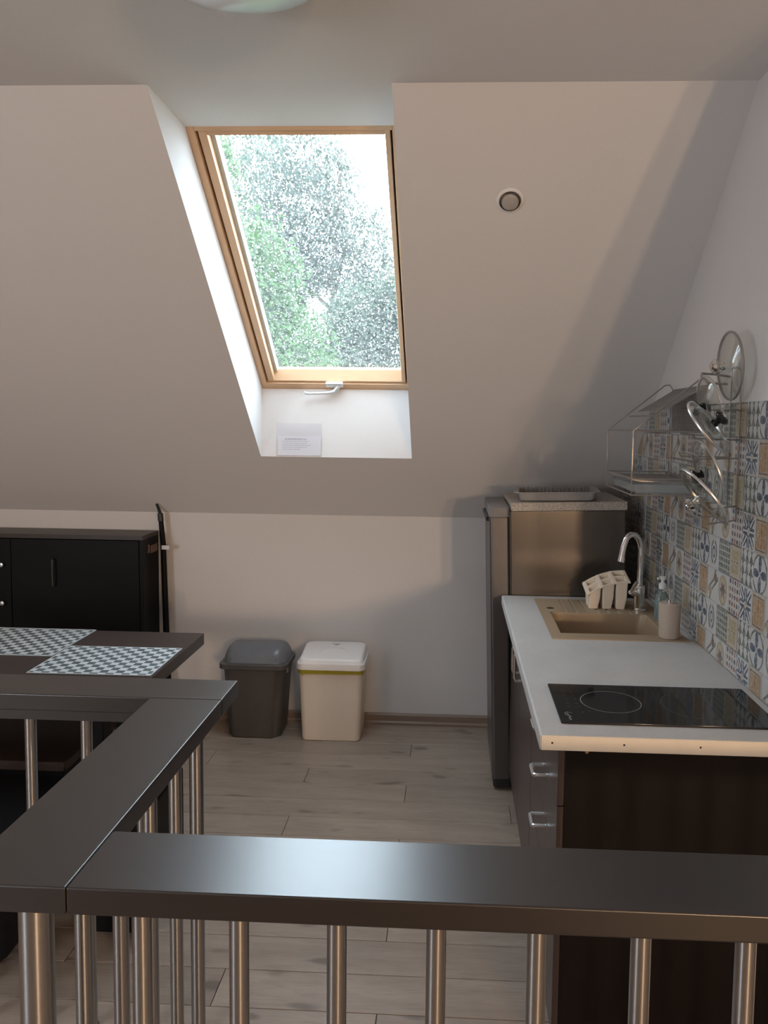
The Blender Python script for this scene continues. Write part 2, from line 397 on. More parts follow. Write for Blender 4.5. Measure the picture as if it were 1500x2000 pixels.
b = B(); box(b, XR - .0035, XR, 1.645, YB - .001, .88, ZT); o = obj('grout', b, plain('pale_grout', (.42, .41, .40), .8), wall_right, smooth=False)

# ------------------------------------------------------------------ roof window
WO = V(0, 2.634, 2.611); EX = V(1, 0, 0); ES = V(0, 1.042, -.830).normalized(); EN = V(0, .623, .782); WW = S1 - S0; WL = 1.332
def wp(x, s, n): return V(S0 + x, 0, 0) + WO + ES * s + EN * n
def wbox(bm, x0, x1, s0, s1, n0, n1, bev=.003):
    c = [bm.verts.new(wp(x, s, n)) for n in (n0, n1) for s in (s0, s1) for x in (x0, x1)]
    fs = [bm.faces.new([c[i] for i in q]) for q in ((0, 2, 3, 1), (4, 5, 7, 6), (0, 1, 5, 4), (2, 6, 7, 3), (0, 4, 6, 2), (1, 3, 7, 5))]
    if bev: bmesh.ops.bevel(bm, geom=list({e for f in fs for e in f.edges}), offset=bev, segments=2, affect='EDGES', profile=.5)
root = bpy.data.objects.new('window_1', None); S.collection.objects.link(root); root.location = wp(WW / 2, WL, 0); root['kind'] = 'structure'
fw_ = .026
for a in ((0, fw_, 0, WL - .03), (WW - fw_, WW, 0, WL - .03)):
    b = B(); wbox(b, *a, .0, .11); obj('window_frame', b, 'pinev', root)
for a in ((fw_, WW - fw_, -.01, .018), (.0005, WW - .0005, WL - .030, WL + .012)):
    b = B(); wbox(b, *a, .0, .11); obj('window_frame', b, 'pine', root)
b = B()
for a in ((fw_, fw_ + .008, .018, WL - .03), (WW - fw_ - .008, WW - fw_, .018, WL - .03)): wbox(b, *a, .035, .10, 0)
obj('seal', b, 'gasket', root)
x0, x1, t0, t1 = fw_ + .008, WW - fw_ - .008, .014, WL - .036
sw = .030
for a in ((x0, x0 + sw, t0, t1), (x1 - sw + .012, x1, t0, t1)):
    b = B(); wbox(b, *a, .010, .072); obj('sash', b, 'pinev', root)
for a in ((x0 + sw, x1 - sw + .012, t0, t0 + .026),):
    b = B(); wbox(b, *a, .010, .072); obj('sash', b, 'pine', root)
b = B(); L_ = []; sx_ = x0 + .004, x1 - .004
for x in (x0 + .002, x1 - .002): L_.append([b.verts.new(wp(x, s_, n_)) for s_, n_ in ((1.2965, .0095), (1.290, .0095), (1.264, .058), (1.264, .072), (1.2965, .072))])
b.faces.new(L_[0]); b.faces.new(L_[1][::-1])
for k in range(5): b.faces.new((L_[0][k], L_[0][(k + 1) % 5], L_[1][(k + 1) % 5], L_[1][k]))
obj('sash', b, 'pine', root, smooth=False)
b = B(); wbox(b, x0 + sw, x0 + sw + .016, t0 + .026, t1 - .03, .045, .085, .001); obj('glazing_bead', b, plain('grey_glazing_bead', (.55, .58, .58), .5), root)
b = B(); box_ = wbox(b, x0 + sw - .002, x1 - sw + .014, t0 + .024, 1.268, .062, .066, 0); pane = obj('pane', b, 'pane', root, smooth=False)
# rain on the outside of the pane
b = B(); rnd = random.Random(3)
for i in range(5200):
    x = rnd.uniform(x0 + sw + .004, x1 - sw + .01); s = rnd.uniform(t0 + .03, 1.262); r = .0011 + .0030 * rnd.random() ** 2.2; el = rnd.uniform(1, 2.0)
    top = b.verts.new(wp(x, s, .066 + r * .7)); ring = []
    for k in range(6):
        a = k * math.pi / 3; ring.append(b.verts.new(wp(x + r * math.cos(a) * .9, s + r * el * math.sin(a), .0662)))
    for k in range(6): b.faces.new((ring[k], ring[(k + 1) % 6], top))
    b.faces.new(ring[::-1])
dr = obj('rain_drops', b, 'drop', pane, kind='stuff'); 
# window handle
b = B(); wbox(b, .315, .395, WL - .050, WL - .022, -.016, 0, .003); hd = obj('handle', b, 'whitemetal', root, label='white lacquered lever handle at the bottom of the frame')
b = B(); tube(b, [wp(.375, WL - .030, -.012), wp(.355, WL - .012, -.030), wp(.325, WL - .006, -.034), wp(.27, WL - .004, -.036), wp(.225, WL - .006, -.040), wp(.212, WL - .018, -.044)], [.010, .011, .007, .006, .006, .007], 10); obj('lever', b, 'whitemetal', hd)

# notice in a clear sleeve on the reveal below the window
n_ = empty('notice', (-.7365, 3.650, 1.455), 'white printed notice in a clear sleeve on the window sill reveal', 'notice')
b = B(); box(b, -.846, -.627, 3.6487, 3.6495, 1.456, 1.612, .0003, 1); obj('sleeve', b, thin_glass('clear_sleeve', (.965, .965, .98), .0, .3), n_, smooth=False)
b = B(); box(b, -.842, -.631, 3.6494, 3.6504, 1.458, 1.552); pp = obj('paper_sheet', b, 'paper', n_, smooth=False)
b = B(); rr = random.Random(5)
for zl, xa, xb, hh in ((1.536, -.806, -.700, .0075), (1.5255, -.816, -.690, .003), (1.516, -.816, -.700, .003), (1.5065, -.818, -.680, .003), (1.497, -.818, -.70, .003), (1.487, -.818, -.73, .003)):
    x = xa
    while x < xb:
        wl = rr.uniform(.004, .014); box(b, x, min(x + wl, xb), 3.6490, 3.6492, zl - hh / 2, zl + hh / 2); x += wl + .0025
obj('text_lines', b, 'ink', pp, smooth=False, kind='stuff')

# round vent on the slope
sn = V(0, -.6544, -.7562); cv = V(.174, 2.603, 2.3585)
mv = Matrix.Translation(cv) @ sn.to_track_quat('Z', 'Y').to_matrix().to_4x4()
v_ = empty('ceiling_vent', cv, 'small round white vent set in the sloping wall right of the skylight', 'vent')
b = B(); lathe(b, [(.036, .0), (.044, .0), (.046, .002), (.044, .004), (.036, .005), (.034, .002)], 48, mv, cap=False); obj('flange', b, 'ceil', v_)
b = B(); lathe(b, [(.0325, .001), (.0355, .001), (.0355, .006), (.0345, .010), (.0325, .010)], 48, mv, cap=False); obj('collar', b, plain('vent_ring', (.10, .08, .065), .3, .6), v_)
b = B(); lathe(b, [(.0001, .020), (.020, .019), (.027, .016), (.0285, .012), (.027, .008), (.0001, .008)], 48, mv, cap=False); obj('disc', b, plain('vent_disc', (.48, .45, .42), .25, .2), v_)
# ceiling lamp
l_ = empty('ceiling_lamp', (-.47, 1.61, ZC), 'round white frosted glass ceiling lamp at the top edge of the photo', 'lamp')
ml = Matrix.Translation((-.47, 1.61, ZC - .0))
b = B(); lathe(b, [(.0001, 0), (.07, 0), (.07, -.03), (.0001, -.03)], 32, ml, cap=False); obj('ceiling_plate', b, 'alu', l_)
b = B(); lathe(b, [(.0001, -.105), (.06, -.103), (.12, -.094), (.17, -.076), (.205, -.056), (.213, -.050), (.213, -.046), (.203, -.050), (.165, -.070), (.11, -.088), (.0001, -.098)], 64, ml, cap=False); sh = obj('lamp_shade', b, 'shade', l_)
for a in (30, 150, 270):
    b = B(); c, s = math.cos(rad(a)), math.sin(rad(a)); tube(b, [(-.47 + .06 * c, 1.61 + .06 * s, ZC - .02), (-.47 + .19 * c, 1.61 + .19 * s, ZC - .028), (-.47 + .213 * c, 1.61 + .213 * s, ZC - .048)], .004, 6); obj('clip', b, 'alu', l_)

# ------------------------------------------------------------------ railing
K_ = .88
A0, A1, B0, B1, C0, C1, ZR, RT = 1.206 * K_, 1.3876 * K_, -.844 * K_, -.6383 * K_, 2.0821 * K_, 2.2456 * K_, H - (H - .8399) * K_, .048 * K_
rl = empty('railing', (-.741 * K_, 1.297 * K_, 0), 'dark wooden railing with brushed steel balusters across the foreground', 'railing')
def rail(x0, x1, y0, y1, mt): b = B(); box(b, x0, x1, y0, y1, ZR - RT, ZR, .0032, 3); obj('top_rail', b, mt, rl)
rail(B1 + .0006, 1.6, A0, A1, 'darkwood'); rail(B0, B1, A0, C0 - .0006, 'darkwoody'); rail(-2.4, B1, C0, C1, 'darkwood')
b = B(); box(b, -2.4, B0 + .03, 2.13 * K_, 2.20 * K_, ZR - RT - .04, ZR - RT); obj('under_beam', b, 'darkwood', rl)
def balu(x, y, r=.0155, name='baluster', top=None):
    x *= K_; y *= K_; b = B(); zt = ZR - RT; tube(b, [(x, y, .004), (x, y, zt)], r, 28); o = obj(name, b, 'steel', rl)
    b = B(); lathe(b, [(.0001, .004), (r + .001, .004), (r + .004, .002), (r + .004, .0), (.0001, 0)], 24, Matrix.Translation((x, y, 0)), cap=False); obj('foot_flange', b, 'steel', o)
for x in (-.546, -.369, -.193, -.016, .161, .342, .522, .70, .88, 1.06, 1.24, 1.42): balu(x + .0, 1.297)
balu(-.741, 1.297, .026, 'newel_post'); balu(-.741, 2.164, .018, 'newel_post')
for y in (1.47, 1.643, 1.817, 1.99): balu(-.741, y)
for x in (-.905, -1.07, -1.239, -1.41, -1.58, -1.75, -1.92, -2.09, -2.26): balu(x, 2.164, .0145)

# ------------------------------------------------------------------ kitchen run
WX, W0, W1, WT = .2203, 1.8064, 3.300, .036; ZW = .88
w_ = empty('worktop', (.5, 2.5, ZW - WT), 'light grey laminate kitchen worktop along the tiled wall', 'worktop')
# worktop slab with a cut-out for the sink bowl
SKx0, SKx1, SKy0, SKy1 = .354, .825, 2.638, 3.236
BWx0, BWx1, BWy0, BWy1 = .393, .765, 2.706, 3.005
b = B(); xs = [WX, BWx0, BWx1, XR - .006]; ys = [W0 + .002, BWy0, BWy1, W1]
for i in range(3):
    for j in range(3):
        if i == 1 and j == 1: continue
        vs = []
        box(b, xs[i], xs[i + 1], ys[j], ys[j + 1], ZW - WT, ZW)
bmesh.ops.remove_doubles(b, verts=b.verts, dist=.0001)
# drop the doubled inner faces
seen = {}
for f in list(b.faces):
    k = tuple(round(c, 4) for c in f.calc_center_median()); seen.setdefault(k, []).append(f)
bmesh.ops.delete(b, geom=[f for l in seen.values() if len(l) > 1 for f in l], context='FACES_ONLY')
es = [e for e in b.edges if all(abs(v.co.x - WX) < .001 and v.co.z > ZW - .001 for v in e.verts)]
bmesh.ops.bevel(b, geom=es, offset=.006, segments=4, affect='EDGES', profile=.5)
obj('slab', b, 'worktop', w_, smooth=False)
b = B(); box(b, WX + .003, XR - .006, W0 - .001, W0 + .002, ZW - WT - .0005, ZW - .0008, .0006, 1); st = obj('end_strip', b, 'strip', w_, label='cream end strip')
for x in (.249, .42, .60):
    b = B(); lathe(b, [(.0001, .0012), (.002, .001), (.0026, 0)], 12, Matrix.Translation((x, W0 - .001, ZW - .018)) @ Matrix.Rotation(rad(90), 4, 'X')); obj('screw', b, 'screw', st)

# base cabinets
FX = .267
def ubow(b, p, L, d=.028, ax='y'):
    x, y, z = p; h = L / 2
    if ax == 'y': pts = [(x, y - h, z), (x - d, y - h, z), (x - d, y + h, z), (x, y + h, z)]
    else: pts = [(x, y, z - h), (x - d * .7, y, z - h), (x - d, y, z - h * .7), (x - d, y, z + h * .7), (x - d * .7, y, z + h), (x, y, z + h)]
    P = []
    for i in range(len(pts) - 1):
        a, c = Vector(pts[i]), Vector(pts[i + 1])
        P += [a, a.lerp(c, .85)] if i == 0 else [a.lerp(c, .08), a.lerp(c, .92)] if i < len(pts) - 2 else [a.lerp(c, .15), c]
    tube(b, P, .0058, 8)
c1 = empty('base_cabinet', (.56, 2.12, 0), 'dark wenge base cabinet with drawers, nearest under the worktop', 'cabinet', 'base cabinets under the worktop')
b = B(); box(b, FX + .018, XR - .02, 1.840, 2.420, .10, ZW - WT - .001, .001, 1); obj('body', b, 'wenge', c1)
b = B(); box(b, FX + .016, XR - .008, 1.823, 1.840, .0, ZW - WT - .001, .0012, 1); obj('side_panel', b, 'wenge', c1)
b = B(); box(b, FX + .055, FX + .07, 1.842, 2.42, 0, .10); obj('plinth', b, 'wenge', c1)
for z0, z1 in ((.697, .838), (.555, .694), (.413, .552), (.103, .410)):
    b = B(); box(b, FX, FX + .016, 1.824, 2.418, z0, z1, .0015, 2); dw = obj('drawer', b, 'front', c1)
    b = B(); ubow(b, (FX, 2.075, {.697: .800, .555: .670, .413: .527, .103: .38}[z0]), .066, .034); obj('handle', b, 'alu', dw)
b = B(); lathe(b, [(.0001, .002), (.004, .0015), (.005, 0)], 12, Matrix.Translation((.335, 1.823, .835)) @ Matrix.Rotation(rad(90), 4, 'X')); obj('screw', b, 'brass', c1)
c2 = empty('base_cabinet', (.56, 2.86, 0), 'dark wenge base cabinet with doors under the sink, next to the fridge', 'cabinet', 'base cabinets under the worktop')
b = B()
box(b, FX + .018, XR - .02, 2.422, 2.438, .10, ZW - WT); box(b, FX + .018, XR - .02, 3.284, 3.30, .10, ZW - WT); box(b, FX + .018, XR - .02, 2.438, 3.284, .10, .116); box(b, XR - .03, XR - .02, 2.438, 3.284, .116, ZW - WT)
obj('body', b, 'wenge', c2)
b = B(); box(b, FX + .055, FX + .07, 2.424, 3.298, 0, .10); obj('plinth', b, 'wenge', c2)
for y0, y1, hy in ((2.424, 2.859, 2.815), (2.863, 3.298, 2.907)):
    b = B(); box(b, FX, FX + .016, y0, y1, .103, .838, .0015, 2); dr_ = obj('door', b, 'front', c2)
    b = B(); ubow(b, (FX, hy, .722), .11, .026, 'z'); obj('handle', b, 'alu', dr_)

# hob
h_ = empty('hob', (.545, 2.02, ZW), 'black glass two-zone hob set in the worktop', 'hob')
b = B(); prism(b, rrect(.545, .282, .006, .5525, 2.022), ZW + .0002, ZW + .005, 'z', .0008); gl = obj('glass_plate', b, 'hob', h_)
def ringm(cx, cy, r, w, mt, name):
    b = B(); A = []
    for k in range(56):
        a = 2 * math.pi * k / 56; A.append([b.verts.new((cx + rr * math.cos(a), cy + rr * math.sin(a), ZW + z)) for rr, z in ((r, .0052), (r + w, .0052))])
    for k in range(56): p, q = A[k], A[(k + 1) % 56]; b.faces.new((p[0], p[1], q[1], q[0]))
    obj(name, b, mt, gl)
ringm(.432, 2.03, .078, .0022, 'print', 'zone_ring'); ringm(.66, 2.02, .095, .0022, 'printdim', 'zone_ring')
b = B()
for i, (x, y) in enumerate([(.315, 1.985), (.338, 1.985), (.315, 2.01), (.338, 2.01), (.315, 2.04), (.338, 2.04), (.315, 2.07), (.338, 2.07), (.315, 2.10), (.338, 2.10), (.345, 1.95), (.362, 1.96)]):
    box(b, x - .004, x + .004, y - .0012, y + .0012, ZW + .0051, ZW + .0053)
obj('touch_symbols', b, 'printdim', gl, smooth=False, kind='stuff')
b = B(); arc = [(.0, .0), (.003, .0035), (.010, .0045), (.016, .002)]
def stroke(pts, w=.0012):
    for p, q in zip(pts, pts[1:]):
        d = (Vector(q) - Vector(p)); nrm = Vector((-d.y, d.x)).normalized() * w; z = ZW + .0052
        vs = [b.verts.new((c[0], c[1], z)) for c in ((p[0] + nrm.x, p[1] + nrm.y), (p[0] - nrm.x, p[1] - nrm.y), (q[0] - nrm.x, q[1] - nrm.y), (q[0] + nrm.x, q[1] + nrm.y))]; b.faces.new(vs)
stroke([(.316, 1.942), (.303, 1.948), (.297, 1.938), (.300, 1.926), (.312, 1.918)]); stroke([(.303, 1.940), (.308, 1.914), (.303, 1.908), (.309, 1.900), (.304, 1.896)], .0016)
obj('printed_mark', b, 'print', gl, smooth=False)

# sink
s_ = empty('sink', (.59, 2.94, ZW), 'beige composite sink with drainboard set in the worktop beside the fridge', 'sink')
b = B(); t_ = ZW + .004
xs = [SKx0, BWx0, BWx1, SKx1]; ys = [SKy0, BWy0, BWy1, SKy1]
grid = {}
def gv(x, y, z):
    k = (round(x, 5), round(y, 5), round(z, 5))
    if k not in grid: grid[k] = b.verts.new((x, y, z))
    return grid[k]
for i in range(3):
    for j in range(3):
        if (i, j) in ((1, 1), (1, 2)): continue
        b.faces.new([gv(xs[i], ys[j], t_), gv(xs[i + 1], ys[j], t_), gv(xs[i + 1], ys[j + 1], t_), gv(xs[i], ys[j + 1], t_)])
for (p, q) in ((( SKx0, SKy0), (SKx1, SKy0)), ((SKx1, SKy0), (SKx1, SKy1)), ((SKx1, SKy1), (SKx0, SKy1)), ((SKx0, SKy1), (SKx0, SKy0))):
    b.faces.new([b.verts.new((p[0], p[1], ZW - .0)), b.verts.new((q[0], q[1], ZW - .0)), b.verts.new((q[0], q[1], t_)), b.verts.new((p[0], p[1], t_))])
obj('rim', b, 'granite', s_)
# drainboard with grooves running front to back
b = B(); n = 90; yA, yB = BWy1, SKy1 - .016; rows = []
for k in range(n + 1):
    x = BWx0 + (BWx1 - BWx0) * k / n; ph = ((x - .455) / .042) % 1.0
    g = -.006 if (.455 < x < .74 and ph < .16) else 0
    rows.append((b.verts.new((x, yA, t_ + g)), b.verts.new((x, yB, t_ + g * .5)), b.verts.new((x, SKy1, t_))))
for p, q in zip(rows, rows[1:]): b.faces.new((p[0], q[0], q[1], p[1])); b.faces.new((p[1], q[1], q[2], p[2]))
obj('drainboard', b, 'granite', s_)
b = B(); secs = []
for z, ins, r in ((t_, 0, .02), (ZW - .004, .003, .03), (ZW - .06, .008, .04), (ZW - .16, .014, .05), (ZW - .185, .03, .06), (ZW - .190, .10, .05)):
    secs.append(sec(z, BWx1 - BWx0 - 2 * ins, BWy1 - BWy0 - 2 * ins, r, (BWx0 + BWx1) / 2, (BWy0 + BWy1) / 2))
loft(b, secs, cap0=False); obj('bowl', b, 'granite', s_)
b = B(); lathe(b, [(.0001, .0012), (.012, .0012), (.0145, .0006), (.015, .0001)], 24, Matrix.Translation((.402, 3.075, t_))); obj('overflow_cap', b, 'rubber', s_, label='small dark round overflow cap')

# faucet
f_ = empty('faucet', (.752, 3.062, t_), 'tall chrome swan-neck faucet behind the sink bowl', 'faucet')
b = B(); lathe(b, [(.0001, 0), (.027, 0), (.027, .006), (.022, .010), (.021, .012), (.021, .062), (.0215, .095), (.019, .102), (.0125, .106), (.0001, .106)], 32, Matrix.Translation((.752, 3.062, t_)), cap=False); fb = obj('body', b, 'chrome', f_)
b = B(); P = [(.752, 3.062, t_ + .10), (.752, 3.062, 1.0), (.752, 3.062, 1.10)]
for k in range(1, 15):
    a = rad(180 * k / 14 * .93); P.append((.752 - .0395 + .0395 * math.cos(a), 3.062 - .004 * k * .6, 1.118 + .075 * math.sin(a) - (.006 if k > 11 else 0)))
P.append((.667, 3.024, 1.100)); tube(b, P, .0115, 16); sp_ = obj('spout', b, 'chrome', f_)
b = B(); tube(b, [(.671, 3.026, 1.106), (.6655, 3.023, 1.086)], .0135, 16); obj('aerator', b, 'chrome', sp_)
b = B(); tube(b, [(.735, 3.05, .955), (.716, 3.03, .962), (.706, 3.02, .968)], [.012, .011, .008], 12); tube(b, [(.708, 3.022, .966), (.716, 3.01, .99), (.726, 3.0, 1.012)], [.005, .006, .0065], 10); obj('lever', b, 'chrome', f_)

# cutlery holder
k_ = empty('cutlery_holder', (.628, 3.12, t_), 'beige plastic cutlery drainer with six cups on the sink drainboard', 'cutlery holder')
def arcz(x, y=3.07): s = max(0, (x - .548) / .165); return .942 + .056 * math.sin(min(1, s * 1.05) * math.pi / 2) ** .8 + (y - 3.07) * .22
cupx = [(.553, .595), (.606, .648), (.659, .701)]
for j, (ya, yb) in enumerate(((3.072, 3.122), (3.126, 3.176))):
    for i, (xa, xb) in enumerate(cupx):
        b = B(); cx, cy, w, d = (xa + xb) / 2 + .006, (ya + yb) / 2, xb - xa + .006, yb - ya
        O = []; I = []
        for z, sc in ((t_ + .0005, .72), (.93, .92), (None, 1.0)):
            O.append([(x, y, (z if z else arcz(x, y))) for x, y in rrect(w * sc, d * sc, .006, cx - .006 * (1 - sc) * 2, cy, 3)])
        for z, sc in ((None, .90), (.93, .82), (t_ + .003, .62)):
            I.append([(x, y, (z if z else arcz(x, y))) for x, y in rrect(w * sc, d * sc, .005, cx, cy, 3)])
        loft(b, O + I); obj('cup', b, 'beige', k_)
b = B(); nx = 14
def strip2(pts, w0_, w1_):   # a thin curved rim band that follows the arc of the cups
    rws = []
    for x, y0, y1 in pts: rws.append([b.verts.new((x, y0, arcz(x, y0) + .0015)), b.verts.new((x, y1, arcz(x, y1) + .0015)), b.verts.new((x, y1, arcz(x, y1) - .004)), b.verts.new((x, y0, arcz(x, y0) - .004))])
    for p, q in zip(rws, rws[1:]):
        for k in range(4): b.faces.new((p[k], p[(k + 1) % 4], q[(k + 1) % 4], q[k]))
    b.faces.new(rws[0]); b.faces.new(rws[-1][::-1])
X_ = [.545 + .172 * i / nx for i in range(nx + 1)]
for y0, y1 in ((3.068, 3.073), (3.121, 3.127), (3.175, 3.180)): strip2([(x, y0, y1) for x in X_], 0, 0)
for xa, xb in ((.545, .556), (.599, .609), (.652, .662), (.706, .717)): strip2([(xa, 3.066, 3.182), (xb, 3.066, 3.182)], 0, 0)
obj('curved_rim', b, 'beige', k_)

# soap dispenser and washing-up bottle
d_ = empty('soap_dispenser', (.766, 2.682, t_), 'beige cylindrical soap dispenser with chrome pump on the sink rim', 'soap dispenser')
md = Matrix.Translation((.766, 2.682, t_ + .001))
b = B(); lathe(b, [(.0001, 0), (.033, 0), (.035, .003), (.0375, .085), (.038, .118), (.036, .122), (.0001, .122)], 40, md, cap=False); obj('body', b, 'cup', d_)
b = B(); lathe(b, [(.0001, .122), (.015, .122), (.015, .134), (.008, .137), (.0055, .139), (.0055, .160), (.011, .162), (.011, .170), (.0001, .172)], 20, md, cap=False); pm = obj('pump', b, 'chrome', d_)
b = B(); tube(b, [(.766, 2.682, t_ + .168), (.748, 2.674, t_ + .171), (.732, 2.668, t_ + .164)], [.005, .0045, .0035], 10); obj('nozzle', b, 'chrome', pm)
e_ = empty('dish_soap_bottle', (.806, 2.93, t_), 'clear bluish washing-up bottle with white pump cap, behind the soap dispenser', 'bottle')
b = B(); loft(b, [sec(ZW + z, w, d, min(w, d) * .35, .806, 2.93) for z, w, d in ((.0045, .046, .040), (.012, .052, .044), (.075, .052, .044), (.10, .044, .038), (.116, .024, .024), (.124, .022, .022))]); obj('body', b, 'bluesoap', e_)
b = B(); me_ = Matrix.Translation((.806, 2.93, ZW + .124)); lathe(b, [(.0001, 0), (.014, 0), (.014, .018), (.009, .022), (.006, .024), (.006, .034), (.012, .036), (.012, .046), (.0001, .048)], 20, me_, cap=False); tube(b, [(.806, 2.93, ZW + .165), (.784, 2.92, ZW + .164)], .0045, 8); obj('pump_cap', b, 'whitecap', e_)

# ------------------------------------------------------------------ fridge
g_ = empty('refrigerator', (.198, 3.312, 0), 'silver under-height refrigerator standing between worktop and back wall', 'refrigerator'); g_.rotation_euler.y = -.030
def lob(name, bm, mt, par, **k): return obj(name, bm, mt, par, local=True, **k)
b = B(); box(b, .092, .582, .0, .48, .045, 1.243, .004, 2); body = lob('body', b, 'fridge', g_)
b = B(); box(b, .086, .093, .004, .476, .05, 1.24); lob('door_gasket', b, 'rubber', g_)
b = B(); prism(b, [(p[0], p[1]) for p in rrect(.086, .474, .014, .043, .238)], .05, 1.215, 'z'); door = lob('door', b, 'fdoor', g_)
b = B(); prism(b, [(p[0], p[1]) for p in rrect(.090, .477, .018, .043, .238)], 1.215, 1.262, 'z', .006); cp = lob('door_cap', b, 'fridgecap', door)
b = B(); tube(b, [(-.003, .06, 1.205), (-.003, .40, 1.205)], .011, 10); lob('grip_recess', b, 'rubber', door)
b = B(); prism(b, [(p[0], p[1]) for p in rrect(.086, .474, .016, .047, .238)], .012, .05, 'z', .004); lob('plinth', b, 'rubber', g_)
b = B(); box(b, .094, .590, -.004, .488, 1.243, 1.280, .003, 2); lob('top_board', b, 'speckle', g_, label='pale speckled top board')
for x, y in ((.12, .05), (.12, .43), (.53, .05), (.53, .43)):
    b = B(); tube(b, [(x, y, .002 - .03 * x), (x, y, .05)], .018, 12); lob('foot', b, 'rubber', g_)
b = B(); prism(b, rrect(.10, .05, .008, .15, .04), .009, .046, 'z'); lob('hinge_bracket', b, 'rubber', g_)

# tray on the fridge
tr_ = empty('dish_tray', (.468, 3.472, 1.2915), 'shallow grey plastic dish drainer tray on top of the refrigerator', 'tray', rz=-.10); tr_.rotation_euler.y = -.030
b = B(); w, d = .338, .270
loft(b, [sec(0, w * .92, d * .92, .02), sec(.004, w * .95, d * .95, .022), sec(.034, w, d, .026), sec(.036, w + .034, d + .030, .034), sec(.039, w + .034, d + .030, .034), sec(.037, w - .006, d - .006, .026), sec(.006, w * .93, d * .93, .02)]); lob('tray_body', b, 'dustyplastic', tr_)
for yy in (.085, .115):
    b = B()
    for k in range(17):
        x = -.145 + .29 * k / 16; tube(b, [(x, yy, .005), (x, yy, .046)], .0030, 6)
    tube(b, [(-.15, yy, .012), (.15, yy, .012)], .003, 6); lob('tine_row', b, 'fridgecap', tr_)
for i in range(9):
    b = B(); yy = -.09 + .018 * i; box(b, -w / 2 - .0006, -w / 2 + .004, yy, yy + .005, .010, .031); lob('side_rib', b, 'fridgecap', tr_)

# ------------------------------------------------------------------ wall rack and pot lids
r_ = empty('wall_rack', (.849, 2.82, 1.39), 'silver wire dish rack with mesh roof hung on the tiled wall', 'dish rack')
rx, wx_, yn, yf = .60, .842, 2.60, 3.02; zb_, ze, zt_ = 1.39, 1.605, 1.76
for y in (yn, yf):
    b = B(); pts = [(wx_, y, zb_), (rx, y, zb_), (rx, y, zb_ + .1), (rx, y, ze)]
    a0, a1 = V(rx, y, ze), V(wx_ - .03, y, zt_ + .018)
    for k in range(1, 9): pts.append(a0.lerp(a1, k / 8))
    pts += [V(wx_ - .012, y, zt_ + .020), V(wx_, y, zt_ + .004), V(wx_, y, zt_ - .03)] + [V(wx_, y, z) for z in (1.6, 1.5, 1.4)]
    tube(b, pts, .0028, 8); obj('end_frame', b, 'wire', r_)
    b = B(); tube(b, [(rx, y, ze), (wx_, y, ze - .002)], .0025, 6); obj('cross_wire', b, 'wire', r_)
    b = B(); tube(b, [(rx, y, zb_ + .055), (wx_, y, zb_ + .055)], .002, 6); obj('cross_wire', b, 'wire', r_)
b = B()
for x, z in ((rx, ze), (rx + .08, ze + .053), (rx, zb_), (rx, zb_ + .055), (wx_, ze), (wx_, zb_), (wx_, zt_), (wx_, zb_ + .11)): tube(b, [(x, yn, z), (x, yf, z)], .0024, 6)
obj('long_wires', b, 'wire', r_)
b = B(); nx_ = 30
for k in range(nx_ + 1):
    y = yn + .03 + (yf - .02 - yn - .03) * k / nx_; tube(b, [(rx + .11, y, ze + .072), (wx_ - .004, y, zt_ - .004)], .0017, 4)
for k in range(16):
    s = k / 15; x = rx + .11 + (wx_ - rx - .114) * s; z = ze + .072 + (zt_ - ze - .076) * s; tube(b, [(x, yn + .03, z), (x, yf - .02, z)], .0017, 4)
for k in range(nx_ + 1):
    y = yn + .03 + (yf - .05 - yn) * k / nx_; tube(b, [(wx_ - .004, y, zt_ - .01), (wx_ - .004, y, ze)], .0015, 4)
for k in range(14):
    z = ze + (zt_ - ze - .01) * k / 13; tube(b, [(wx_ - .004, yn + .03, z), (wx_ - .004, yf - .02, z)], .0015, 4)
obj('mesh_panel', b, 'wire', r_)
b = B(); loft(b, [sec(zb_ + .004, .19, .38, .02, .72, 2.81), sec(zb_ + .034, .215, .40, .024, .72, 2.81), sec(zb_ + .036, .225, .405, .026, .72, 2.81), sec(zb_ + .034, .205, .39, .022, .72, 2.81), sec(zb_ + .009, .184, .37, .018, .72, 2.81)]); obj('drip_tray', b, 'trayglass', r_, label='clear plastic drip tray')
b = B()
for k in range(18):
    y = yn + .012 + (yf - yn - .024) * k / 17; tube(b, [(rx, y, zb_ + .052), (rx + .03, y, zb_ + .046), (wx_ - .02, y, zb_ + .046), (wx_, y, zb_ + .052)], .0014, 4)
obj('shelf_wires', b, 'wire', r_)

